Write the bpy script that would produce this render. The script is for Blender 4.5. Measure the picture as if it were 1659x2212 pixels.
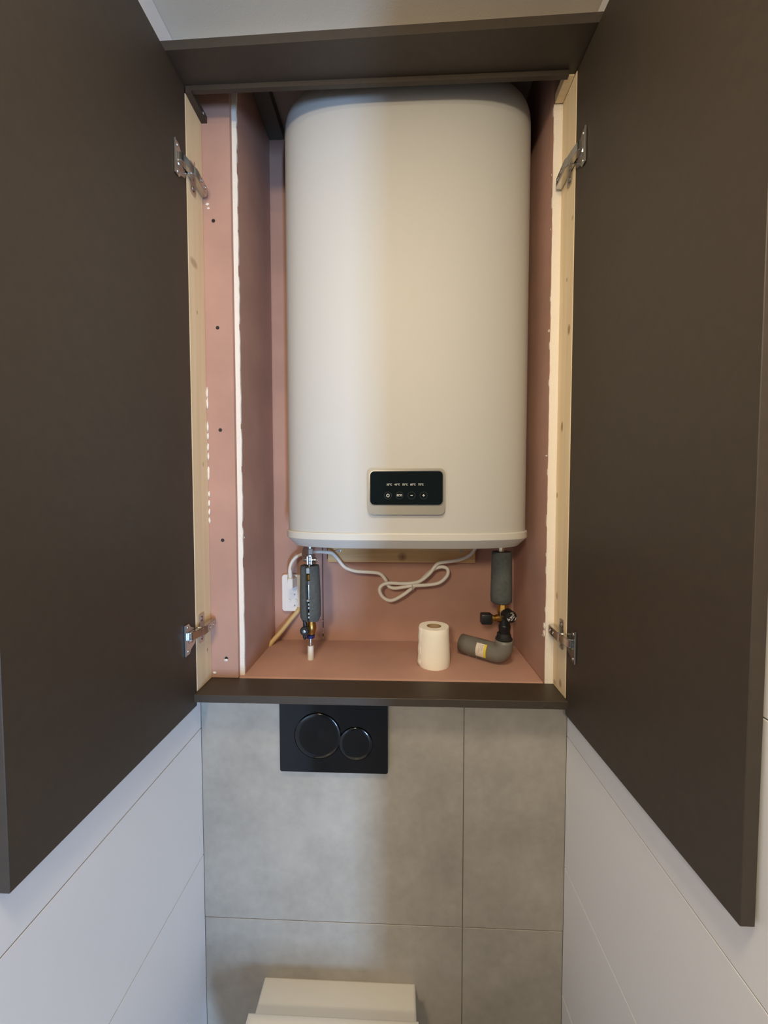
import bpy, bmesh, math, random
from mathutils import Vector, Matrix
random.seed(7)
sc = bpy.context.scene
for o in list(bpy.data.objects): bpy.data.objects.remove(o)
COL = sc.collection

# ------------------------------------------------------------------ camera
CAM_Z = 1.56
F_PX = 826.24
YAW, PITCH, ROLL = math.radians(2.132), math.radians(-2.305), math.radians(-0.03)
cd = bpy.data.cameras.new('camera'); cam = bpy.data.objects.new('camera', cd); COL.objects.link(cam)
cd.sensor_fit = 'VERTICAL'; cd.sensor_height = 24.0; cd.lens = 24.0 * F_PX / 2212.0
cd.clip_start = 0.01
fwd = Vector((-math.sin(YAW) * math.cos(PITCH), math.cos(YAW) * math.cos(PITCH), math.sin(PITCH)))
rgt = fwd.cross(Vector((0, 0, 1))).normalized(); upv = rgt.cross(fwd)
R_ = rgt * math.cos(ROLL) + upv * math.sin(ROLL); U_ = -rgt * math.sin(ROLL) + upv * math.cos(ROLL)
M = Matrix((R_, U_, -fwd)).transposed().to_4x4(); M.translation = (0, 0, CAM_Z)
cam.matrix_world = M
sc.camera = cam

# ------------------------------------------------------------------ world, lights, exposure
w = bpy.data.worlds.new('world'); sc.world = w; w.use_nodes = True
w.node_tree.nodes['Background'].inputs['Color'].default_value = (0.75, 0.72, 0.68, 1)
w.node_tree.nodes['Background'].inputs['Strength'].default_value = 0.0
def area(name, loc, target, sx, sy, power, color, shape='RECTANGLE'):
    l = bpy.data.lights.new(name, 'AREA'); l.shape = shape; l.size = sx
    if shape in ('RECTANGLE', 'ELLIPSE'): l.size_y = sy
    l.energy = power; l.color = color
    o = bpy.data.objects.new(name, l); COL.objects.link(o); o.location = loc
    o.rotation_euler = (Vector(target) - Vector(loc)).to_track_quat('-Z', 'Y').to_euler()
    return o
# warm ceiling lamp of the small room, behind and above the camera
area('room_lamp_offscreen', (-0.04, -0.08, 2.47), (-0.04, -0.08, 0.0), 0.30, 0.30, 9.0, (1.0, 0.82, 0.57), 'DISK')
# warm hall lamp behind the camera, shining in through the doorway
area('hall_lamp_offscreen', (-0.36, -1.25, 2.15), (0.0, 0.8, 1.5), 0.24, 0.24, 15.0, (1.0, 0.83, 0.58), 'DISK')
# daylight from the hall on the right: its edge falls across the grey tiles
area('hall_window_offscreen', (0.902, -2.6, 0.50), (-0.2, 0.85, 0.6), 0.13, 0.9, 84.0, (0.38, 0.62, 1.0))
sc.view_settings.view_transform = 'Standard'; sc.view_settings.look = 'None'
sc.view_settings.exposure = 0.20; sc.view_settings.gamma = 1.0; sc.view_settings.use_curve_mapping = False

# ------------------------------------------------------------------ materials
def lin(c): return tuple(((v / 255.) / 12.92 if v / 255. <= .04045 else ((v / 255. + .055) / 1.055) ** 2.4) for v in c) + (1,)
def mat(name, rgb, rough=0.5, metal=0.0, var=0.0, scale=20.0, bump=0.0, bscale=200.0, rgb2=None, stretch=(1, 1, 1), spec=0.5, detail=4.0, lo=.35, hi=.65):
    m = bpy.data.materials.new(name); m.use_nodes = True
    nt = m.node_tree; b = nt.nodes['Principled BSDF']
    b.inputs['Base Color'].default_value = lin(rgb); b.inputs['Roughness'].default_value = rough
    b.inputs['Metallic'].default_value = metal; b.inputs['Specular IOR Level'].default_value = spec
    tc = nt.nodes.new('ShaderNodeTexCoord'); mp = nt.nodes.new('ShaderNodeMapping')
    nt.links.new(tc.outputs['Object'], mp.inputs['Vector']); mp.inputs['Scale'].default_value = stretch
    if rgb2 is None and var > 0: rgb2 = tuple(max(0, v * (1 - var)) for v in rgb)
    if rgb2 is not None:
        n = nt.nodes.new('ShaderNodeTexNoise'); n.inputs['Scale'].default_value = scale; n.inputs['Detail'].default_value = detail
        nt.links.new(mp.outputs[0], n.inputs['Vector'])
        r = nt.nodes.new('ShaderNodeValToRGB'); r.color_ramp.elements[0].position = lo; r.color_ramp.elements[1].position = hi
        r.color_ramp.elements[0].color = lin(rgb2); r.color_ramp.elements[1].color = lin(rgb)
        nt.links.new(n.outputs['Fac'], r.inputs['Fac']); nt.links.new(r.outputs['Color'], b.inputs['Base Color'])
    if bump > 0:
        n2 = nt.nodes.new('ShaderNodeTexNoise'); n2.inputs['Scale'].default_value = bscale; n2.inputs['Detail'].default_value = 3
        nt.links.new(mp.outputs[0], n2.inputs['Vector'])
        bp = nt.nodes.new('ShaderNodeBump'); bp.inputs['Strength'].default_value = bump; bp.inputs['Distance'].default_value = 0.002
        nt.links.new(n2.outputs['Fac'], bp.inputs['Height']); nt.links.new(bp.outputs['Normal'], b.inputs['Normal'])
    return m
def wood(name, rgb, rgb2, knots=(), axis='Z', dark=(128, 88, 46)):
    """pale pine with grain along one axis; knots = (position, radii, strength) in object space"""
    m = bpy.data.materials.new(name); m.use_nodes = True
    nt = m.node_tree; b = nt.nodes['Principled BSDF']; b.inputs['Roughness'].default_value = .65
    tc = nt.nodes.new('ShaderNodeTexCoord'); mp = nt.nodes.new('ShaderNodeMapping')
    mp.inputs['Scale'].default_value = (60, 60, 2.2) if axis == 'Z' else (2.2, 60, 60)
    nt.links.new(tc.outputs['Object'], mp.inputs['Vector'])
    n = nt.nodes.new('ShaderNodeTexNoise'); n.inputs['Scale'].default_value = 1.0; n.inputs['Detail'].default_value = 5; n.inputs['Distortion'].default_value = .6
    nt.links.new(mp.outputs[0], n.inputs['Vector'])
    r = nt.nodes.new('ShaderNodeValToRGB'); r.color_ramp.elements[0].position = .3; r.color_ramp.elements[1].position = .7
    r.color_ramp.elements[0].color = lin(rgb2); r.color_ramp.elements[1].color = lin(rgb)
    nt.links.new(n.outputs['Fac'], r.inputs['Fac'])
    col = r.outputs['Color']
    for (p, rad, st) in knots:
        sub = nt.nodes.new('ShaderNodeVectorMath'); sub.operation = 'SUBTRACT'; sub.inputs[1].default_value = p
        nt.links.new(tc.outputs['Object'], sub.inputs[0])
        dv = nt.nodes.new('ShaderNodeVectorMath'); dv.operation = 'DIVIDE'; dv.inputs[1].default_value = rad
        nt.links.new(sub.outputs[0], dv.inputs[0])
        ln = nt.nodes.new('ShaderNodeVectorMath'); ln.operation = 'LENGTH'; nt.links.new(dv.outputs[0], ln.inputs[0])
        mr = nt.nodes.new('ShaderNodeMapRange'); mr.inputs['From Min'].default_value = .55; mr.inputs['From Max'].default_value = 1.15
        mr.inputs['To Min'].default_value = st; mr.inputs['To Max'].default_value = 0
        nt.links.new(ln.outputs['Value'], mr.inputs['Value'])
        mx = nt.nodes.new('ShaderNodeMix'); mx.data_type = 'RGBA'
        nt.links.new(mr.outputs[0], mx.inputs[0]); nt.links.new(col, mx.inputs[6]); mx.inputs[7].default_value = lin(dark)
        col = mx.outputs[2]
    nt.links.new(col, b.inputs['Base Color'])
    return m
def concrete(name):
    m = bpy.data.materials.new(name); m.use_nodes = True
    nt = m.node_tree; b = nt.nodes['Principled BSDF']; b.inputs['Roughness'].default_value = .42
    tc = nt.nodes.new('ShaderNodeTexCoord')
    n1 = nt.nodes.new('ShaderNodeTexNoise'); n1.inputs['Scale'].default_value = 3.4; n1.inputs['Detail'].default_value = 9; n1.inputs['Roughness'].default_value = .62
    n2 = nt.nodes.new('ShaderNodeTexNoise'); n2.inputs['Scale'].default_value = 45; n2.inputs['Detail'].default_value = 5
    nt.links.new(tc.outputs['Object'], n1.inputs['Vector']); nt.links.new(tc.outputs['Object'], n2.inputs['Vector'])
    ad = nt.nodes.new('ShaderNodeMix'); ad.data_type = 'FLOAT'; ad.inputs[0].default_value = .22
    nt.links.new(n1.outputs['Fac'], ad.inputs[2]); nt.links.new(n2.outputs['Fac'], ad.inputs[3])
    r = nt.nodes.new('ShaderNodeValToRGB'); e = r.color_ramp.elements
    e[0].position = .32; e[0].color = lin((144, 138, 128)); e[1].position = .68; e[1].color = lin((178, 171, 160))
    nt.links.new(ad.outputs[0], r.inputs['Fac']); nt.links.new(r.outputs['Color'], b.inputs['Base Color'])
    return m
MT = dict(
    white_tile=mat('white_tile_glaze', (232, 230, 230), .28, bump=.04, bscale=30),
    grout=mat('grey_grout', (128, 124, 120), .9),
    dgrout=mat('dark_grout', (96, 90, 84), .9),
    concrete=concrete('concrete_look_tile'),
    paint=mat('white_ceiling_paint', (212, 203, 188), .9, bump=.15, bscale=350),
    pink=mat('pink_plasterboard', (187, 146, 129), .85, var=.07, scale=6, bump=.08, bscale=500),
    gypsum=mat('raw_gypsum', (236, 228, 216), .95, bump=.5, bscale=400),
    dark=mat('dark_taupe_laminate', (63, 54, 44), .5, var=.06, scale=60, bump=.10, bscale=900),
    black=mat('black_plastic', (22, 22, 23), .4),
    plate=mat('glossy_black_plate', (20, 20, 20), .12),
    enamel=mat('white_enamel', (188, 187, 183), .55),
    enamel2=mat('white_plastic_cap', (202, 200, 193), .4),
    silver=mat('silver_plastic', (150, 147, 138), .4, .35),
    glass=mat('black_display_glass', (16, 24, 26), .08),
    print=mat('white_print', (235, 235, 230), .5),
    ringgrey=mat('dark_grey_print', (60, 66, 66), .5),
    chrome=mat('nickel_plated_steel', (200, 198, 194), .22, 1.0),
    zinc=mat('dull_zinc', (176, 176, 174), .38, 1.0),
    brass=mat('brass', (176, 136, 72), .34, 1.0), glintbrass=mat('brass_painted_glint', (224, 208, 170), .3, .8),  # second brass is paler: the nipple's bright reflection is put into its colour
    bluep=mat('dark_blue_plastic', (26, 34, 84), .35),
    foam=mat('grey_foam', (84, 88, 86), .9, var=.12, scale=120, bump=.35, bscale=500),
    pvc=mat('grey_pvc', (118, 116, 108), .42, var=.05, scale=30),
    rubber=mat('black_rubber', (20, 19, 19), .7),
    paper=mat('white_tissue', (250, 244, 230), .95, bump=.25, bscale=300),
    card=mat('brown_cardboard', (168, 142, 108), .9),
    cordm=mat('white_cord', (232, 226, 214), .5),
    socket=mat('white_socket_plastic', (232, 228, 220), .35),
    conduit=mat('cream_flexible_conduit', (205, 176, 120), .5),
    ceramic=mat('white_ceramic', (232, 228, 218), .15),
    yellow=mat('yellow_print', (226, 206, 70), .5),
    stick=mat('white_sticker', (226, 214, 200), .5),
    sleeve=mat('white_pex_pipe', (222, 220, 214), .4),
    metalprof=mat('galvanised_profile', (110, 112, 104), .5, .6),
    floor=mat('grey_floor_tile', (130, 126, 122), .5, var=.12, scale=5),
    hall=mat('hall_plaster', (190, 184, 176), .9),
    tie=mat('wire_tie', (190, 186, 178), .5),
    screwd=mat('dark_screw', (34, 30, 30), .6),
)

# ------------------------------------------------------------------ mesh helpers
def link(o, parent=None):
    COL.objects.link(o)
    if parent is not None: o.parent = parent
    return o
def obj(name, bm, m, parent=None, smooth=None):
    me = bpy.data.meshes.new(name); bm.normal_update()
    bmesh.ops.recalc_face_normals(bm, faces=bm.faces[:])
    bm.to_mesh(me); bm.free(); me.materials.append(MT[m] if isinstance(m, str) else m)
    if smooth is not None:
        me.shade_smooth(); me.set_sharp_from_angle(angle=math.radians(smooth))
    return link(bpy.data.objects.new(name, me), parent)
def empty(name, loc=(0, 0, 0)):
    o = bpy.data.objects.new(name, None); o.empty_display_size = .05
    COL.objects.link(o); o.location = loc; return o
def tag(o, label=None, cat=None, group=None, kind=None):
    if label: o['label'] = label
    if cat: o['category'] = cat
    if group: o['group'] = group
    if kind: o['kind'] = kind
    return o
def rel(o):          # parts are built in world space under an empty that stands at its own place
    if o.parent: o.matrix_parent_inverse = Matrix.Translation(o.parent.location).inverted()
    return o
def box(bm, x0, x1, y0, y1, z0, z1, bev=0.0, seg=1):
    vs = [bm.verts.new((x, y, z)) for x in (x0, x1) for y in (y0, y1) for z in (z0, z1)]
    fs = [bm.faces.new([vs[i] for i in q]) for q in ((0, 1, 3, 2), (4, 6, 7, 5), (0, 4, 5, 1), (2, 3, 7, 6), (0, 2, 6, 4), (1, 5, 7, 3))]
    if bev > 0:
        ed = list({e for f in fs for e in f.edges})
        bmesh.ops.bevel(bm, geom=ed, offset=bev, segments=seg, affect='EDGES', profile=.5)
    return vs
def bx(*a, **k):
    bm = bmesh.new(); box(bm, *a, **k); return bm
def basis(d):
    d = Vector(d).normalized(); a = Vector((0, 0, 1)) if abs(d.z) < .9 else Vector((1, 0, 0))
    u = d.cross(a).normalized(); return u, d.cross(u).normalized(), d
def lathe(bm, p0, axis, prof, n=32, closed=True):
    """prof = [(distance along axis, radius)]"""
    u, v, d = basis(axis); p0 = Vector(p0); rings = []
    for (t, r) in prof:
        rings.append([bm.verts.new(p0 + d * t + (u * math.cos(2 * math.pi * i / n) + v * math.sin(2 * math.pi * i / n)) * r) for i in range(n)])
    for a, b in zip(rings, rings[1:]):
        for i in range(n): bm.faces.new((a[i], a[(i + 1) % n], b[(i + 1) % n], b[i]))
    if closed:
        bm.faces.new(rings[0]); bm.faces.new(rings[-1])
    return rings
def lt(p0, axis, prof, n=32, closed=True):
    bm = bmesh.new(); lathe(bm, p0, axis, prof, n, closed); return bm
def spline(pts, k=6):
    P = [Vector(p) for p in pts]; P = [P[0] * 2 - P[1]] + P + [P[-1] * 2 - P[-2]]; out = []
    for i in range(1, len(P) - 2):
        a, b, c, d = P[i - 1:i + 3]
        for j in range(k):
            t = j / k
            out.append(.5 * ((2 * b) + (c - a) * t + (2 * a - 5 * b + 4 * c - d) * t * t + (3 * b - a - 3 * c + d) * t ** 3))
    out.append(P[-2]); return out
def tube(bm, pts, rad, n=10, caps=True):
    P = [Vector(p) for p in pts]; N = len(P)
    if not callable(rad): r0 = rad; rad = lambda t: r0
    t0 = (P[1] - P[0]).normalized(); u, v, _ = basis(t0); rings = []
    for i in range(N):
        t = (P[min(i + 1, N - 1)] - P[max(i - 1, 0)]).normalized()
        u = (u - t * u.dot(t)).normalized(); v = t.cross(u)
        r = rad(i / (N - 1))
        rings.append([bm.verts.new(P[i] + (u * math.cos(2 * math.pi * j / n) + v * math.sin(2 * math.pi * j / n)) * r) for j in range(n)])
    for a, b in zip(rings, rings[1:]):
        for j in range(n): bm.faces.new((a[j], a[(j + 1) % n], b[(j + 1) % n], b[j]))
    if caps: bm.faces.new(rings[0]); bm.faces.new(rings[-1])
    return rings
def prism(bm, poly, f0, f1):
    """poly 2D points; f0,f1 map (a,b)->3D for both ends"""
    A = [bm.verts.new(f0(a, b)) for a, b in poly]; B = [bm.verts.new(f1(a, b)) for a, b in poly]
    n = len(poly); bm.faces.new(A); bm.faces.new(B)
    for i in range(n): bm.faces.new((A[i], A[(i + 1) % n], B[(i + 1) % n], B[i]))
def rrect(x0, x1, z0, z1, r, n=6):
    out = []
    for cx, cz, a0 in ((x1 - r, z1 - r, 0), (x0 + r, z1 - r, 90), (x0 + r, z0 + r, 180), (x1 - r, z0 + r, 270)):
        for i in range(n + 1):
            a = math.radians(a0 + 90 * i / n); out.append((cx + r * math.cos(a), cz + r * math.sin(a)))
    return out
def ring_prism(bm, outer, inner, y0, y1):
    n = len(outer)
    for (P, Q, y) in ((outer, inner, y0), (outer, inner, y1)): pass
    A = [bm.verts.new((a, y0, b)) for a, b in outer]; B = [bm.verts.new((a, y0, b)) for a, b in inner]
    C = [bm.verts.new((a, y1, b)) for a, b in outer]; D = [bm.verts.new((a, y1, b)) for a, b in inner]
    for i in range(n):
        j = (i + 1) % n
        bm.faces.new((A[i], A[j], B[j], B[i])); bm.faces.new((C[i], C[j], D[j], D[i]))
        bm.faces.new((A[i], A[j], C[j], C[i])); bm.faces.new((B[i], B[j], D[j], D[i]))
def text_obj(name, s, size, mtx, m, parent, ext=.0002, bold=0.0):
    c = bpy.data.curves.new(name, 'FONT'); c.body = s; c.size = size; c.align_x = 'CENTER'; c.align_y = 'CENTER'
    c.extrude = ext; c.offset = bold; c.resolution_u = 3
    t = bpy.data.objects.new(name, c); COL.objects.link(t)
    dg = bpy.context.evaluated_depsgraph_get(); me = bpy.data.meshes.new_from_object(t.evaluated_get(dg))
    bpy.data.objects.remove(t); me.name = name; me.materials.clear(); me.materials.append(MT[m]); me.transform(mtx)
    return link(bpy.data.objects.new(name, me), parent)
def facing(p, n, upd=(0, 0, 1)):
    """matrix whose +Z points along n and whose +Y is close to upd"""
    n = Vector(n).normalized(); x = Vector(upd).cross(n).normalized(); y = n.cross(x)
    m = Matrix((x, y, n)).transposed().to_4x4(); m.translation = p; return m

def drill(o, p, axis, r, depth, n=24, r_in=0.0):
    """cut a round hole (or a ring groove when r_in > 0) of the given depth into the mesh of o"""
    p = Vector(p); d = Vector(axis).normalized(); bm = bmesh.new()
    if r_in > 0:
        rg = lathe(bm, p - d * .003, d, [(0, r_in), (0, r), (depth + .003, r), (depth + .003, r_in)], n, False)
        for i in range(n): bm.faces.new((rg[-1][i], rg[-1][(i + 1) % n], rg[0][(i + 1) % n], rg[0][i]))
    else: lathe(bm, p - d * .003, d, [(0, r), (depth + .003, r)], n)
    bmesh.ops.recalc_face_normals(bm, faces=bm.faces[:])
    me = bpy.data.meshes.new('drill'); bm.to_mesh(me); bm.free(); c = bpy.data.objects.new('drill', me); COL.objects.link(c)
    md = o.modifiers.new('drill', 'BOOLEAN'); md.operation = 'DIFFERENCE'; md.solver = 'EXACT'; md.object = c
    bpy.context.view_layer.update()
    new = bpy.data.meshes.new_from_object(o.evaluated_get(bpy.context.evaluated_depsgraph_get()))
    o.modifiers.remove(md); o.data = new; bpy.data.objects.remove(c)
def cup(p, axis, r, depth, n=20):
    """thin lining of a hole: an open tube with a bottom"""
    return lt(p, axis, [(0, r), (depth, r), (depth, r - .0003), (.0, r - .0003)], n, False)
# ------------------------------------------------------------------ main dimensions (metres)
YT = .866                 # face of the grey tiles
YP = .8785                # front face of the pink boards
YB = .8128                # front of the battens / hinge line
YBACK = 1.12              # back of the niche
XBL, XBR = -.443, .3559   # inner faces of the battens
ZS = 1.1295               # top of the sill
FZ = 1.132                # niche floor
CEIL = 2.615              # top of the niche
RCEIL = 2.50              # room ceiling
def xl(y): return -.4645 - .011 * (YT - y)
def xr(y): return .3844 + .011 * (YT - y)
YF = -.45                 # wall behind the camera

# ------------------------------------------------------------------ the setting
S = lambda o: tag(o, kind='structure')
def wedge(bm, side, d0, d1, y0, y1, z0, z1, bev=0):
    """slab lying on a side wall, from depth d0 to d1 inside the room"""
    f = xl if side < 0 else xr
    vs = box(bm, 0, 1, y0, y1, z0, z1)
    for v in vs: v.co.x = f(v.co.y) - side * (d0 + (d1 - d0) * v.co.x)
    if bev: bmesh.ops.bevel(bm, geom=bm.edges[:], offset=bev, segments=1, affect='EDGES')
ROWS = [1.0145 + k * .3095 for k in range(-4, 6)]
for side, nm in ((-1, 'wall_left'), (1, 'wall_right')):
    bm = bmesh.new(); wedge(bm, side, -.10, -.0012, YF, YBACK + .1, 0, CEIL + .05)
    wo = S(obj(nm, bm, 'grout'))
    ys = [YT, .266, -.334, YF]
    zs = [0] + [z for z in ROWS if 0 < z < RCEIL] + [RCEIL]
    for a, b in zip(zs, zs[1:]):
        for y1, y0 in zip(ys, ys[1:]):
            bm = bmesh.new(); wedge(bm, side, -.006, 0, y0 + (.0008 if y0 > YF else 0), y1 - .0008, a + .0009, b - .0009, .0006)
            obj('tile', bm, 'white_tile', wo)
# grey tiled back wall under the sill
wb = S(obj('wall_back', bx(xl(YT) - .01, xr(YT) + .01, YT + .0012, YT + .09, 0, ZS - .0173), 'dgrout'))
XJ, ZJ = .152, .547
for (x0, x1) in ((xl(YT), XJ - .0009), (XJ + .0009, xr(YT))):
    for (z0, z1) in ((0, ZJ - .0009), (ZJ + .0009, ZS - .0175)):
        bm = bx(x0, x1, YT, YT + .008, z0, z1, bev=.0006); obj('tile', bm, 'concrete', wb)
S(obj('floor', bx(-.7, .7, YF - 2.6, YT + .05, -.05, 0), 'floor'))
S(obj('ceiling', bx(-.6, .55, YF, .8215, RCEIL, RCEIL + .06), 'paint'))
# wall with the doorway behind the camera, and the hall beyond it
bm = bmesh.new()
box(bm, -1.6, -.40, YF - .10, YF, 0, CEIL + .05); box(bm, .33, 1.9, YF - .10, YF, 0, CEIL + .05); box(bm, -.40, .33, YF - .10, YF, 2.33, CEIL + .05)
S(obj('wall_front', bm, 'hall'))
S(obj('wall_hall', bx(-1.9, 2.0, -3.4, -3.3, 0, 2.7), 'hall'))

# niche lined with pink plasterboard
S(obj('wall_niche_back', bx(-.37, -.2255, YBACK, YBACK + .0125, FZ - .02, CEIL), 'pink'))
nb = S(obj('wall_niche_back_panel', bx(-.2225, .34, YBACK + .001, YBACK + .0135, FZ - .02, CEIL), 'pink'))
S(obj('wall_behind_niche', bx(-.47, .40, YBACK + .0136, YBACK + .05, 1.0, CEIL), 'hall'))
def blob(bm, c, r, n=7, flat=(1, 1, 1)):
    base = bmesh.ops.create_icosphere(bm, subdivisions=2, radius=1)
    for v in base['verts']:
        k = 1 + .25 * math.sin(v.co.x * 5 + c[2] * 90) * math.cos(v.co.z * 4 + c[0] * 70)
        v.co = Vector(c) + Vector((v.co.x * r * flat[0], v.co.y * r * flat[1], v.co.z * r * flat[2])) * k
for (c, f) in (((-.2315, YBACK - .001, 1.189), (2.2, .5, 1.0)), ((-.2235, YBACK - .001, 1.160), (.8, .4, 2.6)), ((-.2235, YBACK - .001, 1.137), (.9, .4, 1.6))):
    bm = bmesh.new(); blob(bm, c, .004, flat=f); obj('plaster_blob', bm, 'pink', nb, 40)
wl = S(obj('wall_niche_left', bx(-.381, -.3685, .8905, YBACK + .01, FZ - .003, CEIL), 'pink'))
def rough_edge(side, xo, xi, y, z0, z1, amp, parent):
    """raw white cut edge of a plasterboard, wavy on its inner side"""
    bm = bmesh.new(); n = 90; prev = None
    for i in range(n + 1):
        z = z0 + (z1 - z0) * i / n
        d = amp * (math.sin(i * .9) * .35 + math.sin(i * 2.3 + 1) * .35 + random.uniform(-.5, .5))
        c = [bm.verts.new((xo, y - .0012, z)), bm.verts.new((xi - side * d, y - .0012, z)), bm.verts.new((xi - side * d, y + .004, z)), bm.verts.new((xo, y + .004, z))]
        if prev:
            for k in range(4): bm.faces.new((prev[k], prev[(k + 1) % 4], c[(k + 1) % 4], c[k]))
        else: bm.faces.new(c)
        prev = c
    bm.faces.new(prev)
    return obj('plaster_edge', bm, 'gypsum', parent)
rough_edge(1, -.3795, -.3680, .8905, ZS, CEIL, .0012, wl)
drill(wl, (-.3685, .9, 1.4623), (-1, 0, 0), .003, .009); obj('screw_hole', cup((-.3687, .9, 1.4623), (-1, 0, 0), .0029, .0085), 'gypsum', wl)
wf = S(obj('wall_niche_front', bx(-.4665, -.379, YP, YP + .0125, ZS, CEIL, bev=.0008), 'pink'))
for (x, z) in ((-.4196, 2.1853), (-.4143, 1.947), (-.4121, 1.7143), (-.4112, 1.458), (-.4072, 1.1768)):
    obj('screw', lt((x, YP + .002, z), (0, -1, 0), [(0, .0042), (.0023, .0042)], 14), 'screwd', wf)
for i, z in enumerate((1.80, 1.775, 1.723, 1.70, 1.675, 1.655, 1.617, 1.612, 1.566, 1.545, 1.525, 1.505)):
    bm = bmesh.new(); blob(bm, (XBL + .002, YP - .001, z), .0022, flat=(1.0, .7, random.uniform(2.5, 6.5))); obj('plaster_smear', bm, 'gypsum', wf, 50)
for (x, z, r) in ((-.436, 1.1415, .003), (-.408, 1.1725, .0032), (-.4325, 2.222, .0030), (-.4305, 2.213, .0024)):
    bm = bmesh.new(); blob(bm, (x, YP - .0005, z), r, flat=(1.4, .4, 1)); obj('plaster_smear', bm, 'gypsum', wf, 50)
wr = S(obj('wall_niche_right', bx(.3368, .3862, YP + .0005, YBACK + .01, FZ - .003, CEIL), 'pink'))
rough_edge(-1, .3562, .3373, YP + .0006, ZS, 2.4105, .0010, wr)
for (y, z, f) in ((.885, 1.93, (.5, 1.3, 1.2)), (.888, 1.652, (.5, 2.2, .7)), (.883, 1.262, (.8, 1.6, 3.0)), (.884, 1.244, (.8, 1.4, 3.0))):
    bm = bmesh.new(); blob(bm, (.3368, y, z), .003, flat=f); obj('plaster_smear', bm, 'gypsum', wr, 50)
for (y, z) in ((.894, 1.237), (.884, 2.268), (.885, 2.152)):
    drill(wr, (.3368, y, z), (1, 0, 0), .0025, .009); obj('screw_hole', cup((.3370, y, z), (1, 0, 0), .0024, .0085), 'gypsum', wr)
bm = bx(-.379, .3366, YP + .0012, YBACK, FZ - .0125, FZ, bev=.0035, seg=3)
S(obj('wall_niche_floor', bm, 'pink', smooth=40))
cn = S(obj('wall_niche_ceiling', bx(-.37, .34, YP, YBACK, CEIL - .012, CEIL - .0005), 'hall'))
obj('metal_profile', bx(-.3684, -.325, .86, YBACK - .001, CEIL - .04, CEIL - .0121, bev=.001), 'metalprof', cn)
S(obj('wall_above_board', bx(-.462, .382, .8135, .8212, 2.4305, CEIL), 'paint'))

# ------------------------------------------------------------------ dark carpentry round the niche
sb = obj('sill_board', bx(xl(.8) + .001, xr(.8) - .001, .7998, YP + .0002, ZS - .0173, ZS, bev=.0008), 'dark')
tag(sb, 'dark brown ledge board along the foot of the niche, above the grey tiles', 'ledge')
fb = empty('canopy_board', (0, .78, 2.412))
tag(fb, 'wide dark brown board over the top of the niche, close to the ceiling', 'board')
bm = bmesh.new()
vs = box(bm, -.4600, .3696, .750, .83, 2.412, 2.430)
for v in vs:
    if v.co.x > 0 and v.co.y < .78: v.co.y -= .012
    if v.co.x > 0: v.co.z += .002
rel(obj('board', bm, 'dark', fb))
rel(obj('rail', bx(-.4295, .341, .8128, .8215, 2.4025, 2.4125), 'dark', fb))
cl = obj('cleat', bx(XBL + .0003, -.4298, .8129, YP - .0003, 2.398, 2.4119), 'dark')
tag(cl, 'small dark cleat screwed on above the left pale batten', 'cleat')
cl['label'] = 'small dark brown cleat with a screw, atop the batten beside the pink board'
obj('screw', lt((-.4298, .862, 2.4045), (1, 0, 0), [(0, .0035), (.001, .003), (.0012, .0)], 12), 'zinc', cl)
cr = obj('cleat', bx(.3385, XBR - .0003, .8225, YP - .0016, 2.4108, 2.4300), wood('pine_cleat', (236, 216, 180), (226, 202, 162), axis='X'))
tag(cr, 'small bare pine cleat under the canopy board, atop the knotty batten', 'cleat')
# pine battens the doors hang on
woodL = wood('pine_planed_plain', (236, 216, 180), (226, 202, 162),
             [((XBL, .834, 2.066), (.02, .016, .010), .45), ((XBL, .8438, 1.9655), (.01, .003, .005), .5), ((XBL, .8571, 1.6335), (.01, .003, .006), .4),
              ((XBL, .8444, 2.2812), (.01, .003, .006), .7), ((XBL, .8597, 1.2051), (.01, .002, .005), .8)])
woodR = wood('pine_planed_knotty', (236, 216, 180), (226, 202, 162),
             [((XBR, .8275, 1.9084), (.01, .006, .012), .75), ((XBR, .8531, 1.7116), (.01, .006, .012), .7), ((XBR, .872, 1.5627), (.01, .004, .007), .7), ((XBR, .842, 2.018), (.01, .003, .005), .6),
              ((XBR, .8639, 1.3374), (.01, .006, .009), .5), ((XBR, .838, 1.150), (.01, .007, .010), .55), ((XBR, .868, 1.138), (.01, .008, .006), .5), ((XBR, .82, 2.13), (.01, .004, .005), .5)])
bl = obj('door_batten', bx(xl(YP) + .0005, XBL, YB, YP - .0002, ZS + .0003, 2.398, bev=.0008), woodL)
tag(bl, 'pale smooth pine batten beside the strip of pink board', 'batten')
br = obj('door_batten', bx(XBR, xr(YP) - .0005, YB, YP - .0002, ZS + .0003, 2.4105, bev=.0008), woodR)
tag(br, 'knotty pine batten beside the narrow white plaster edge', 'batten')

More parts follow.
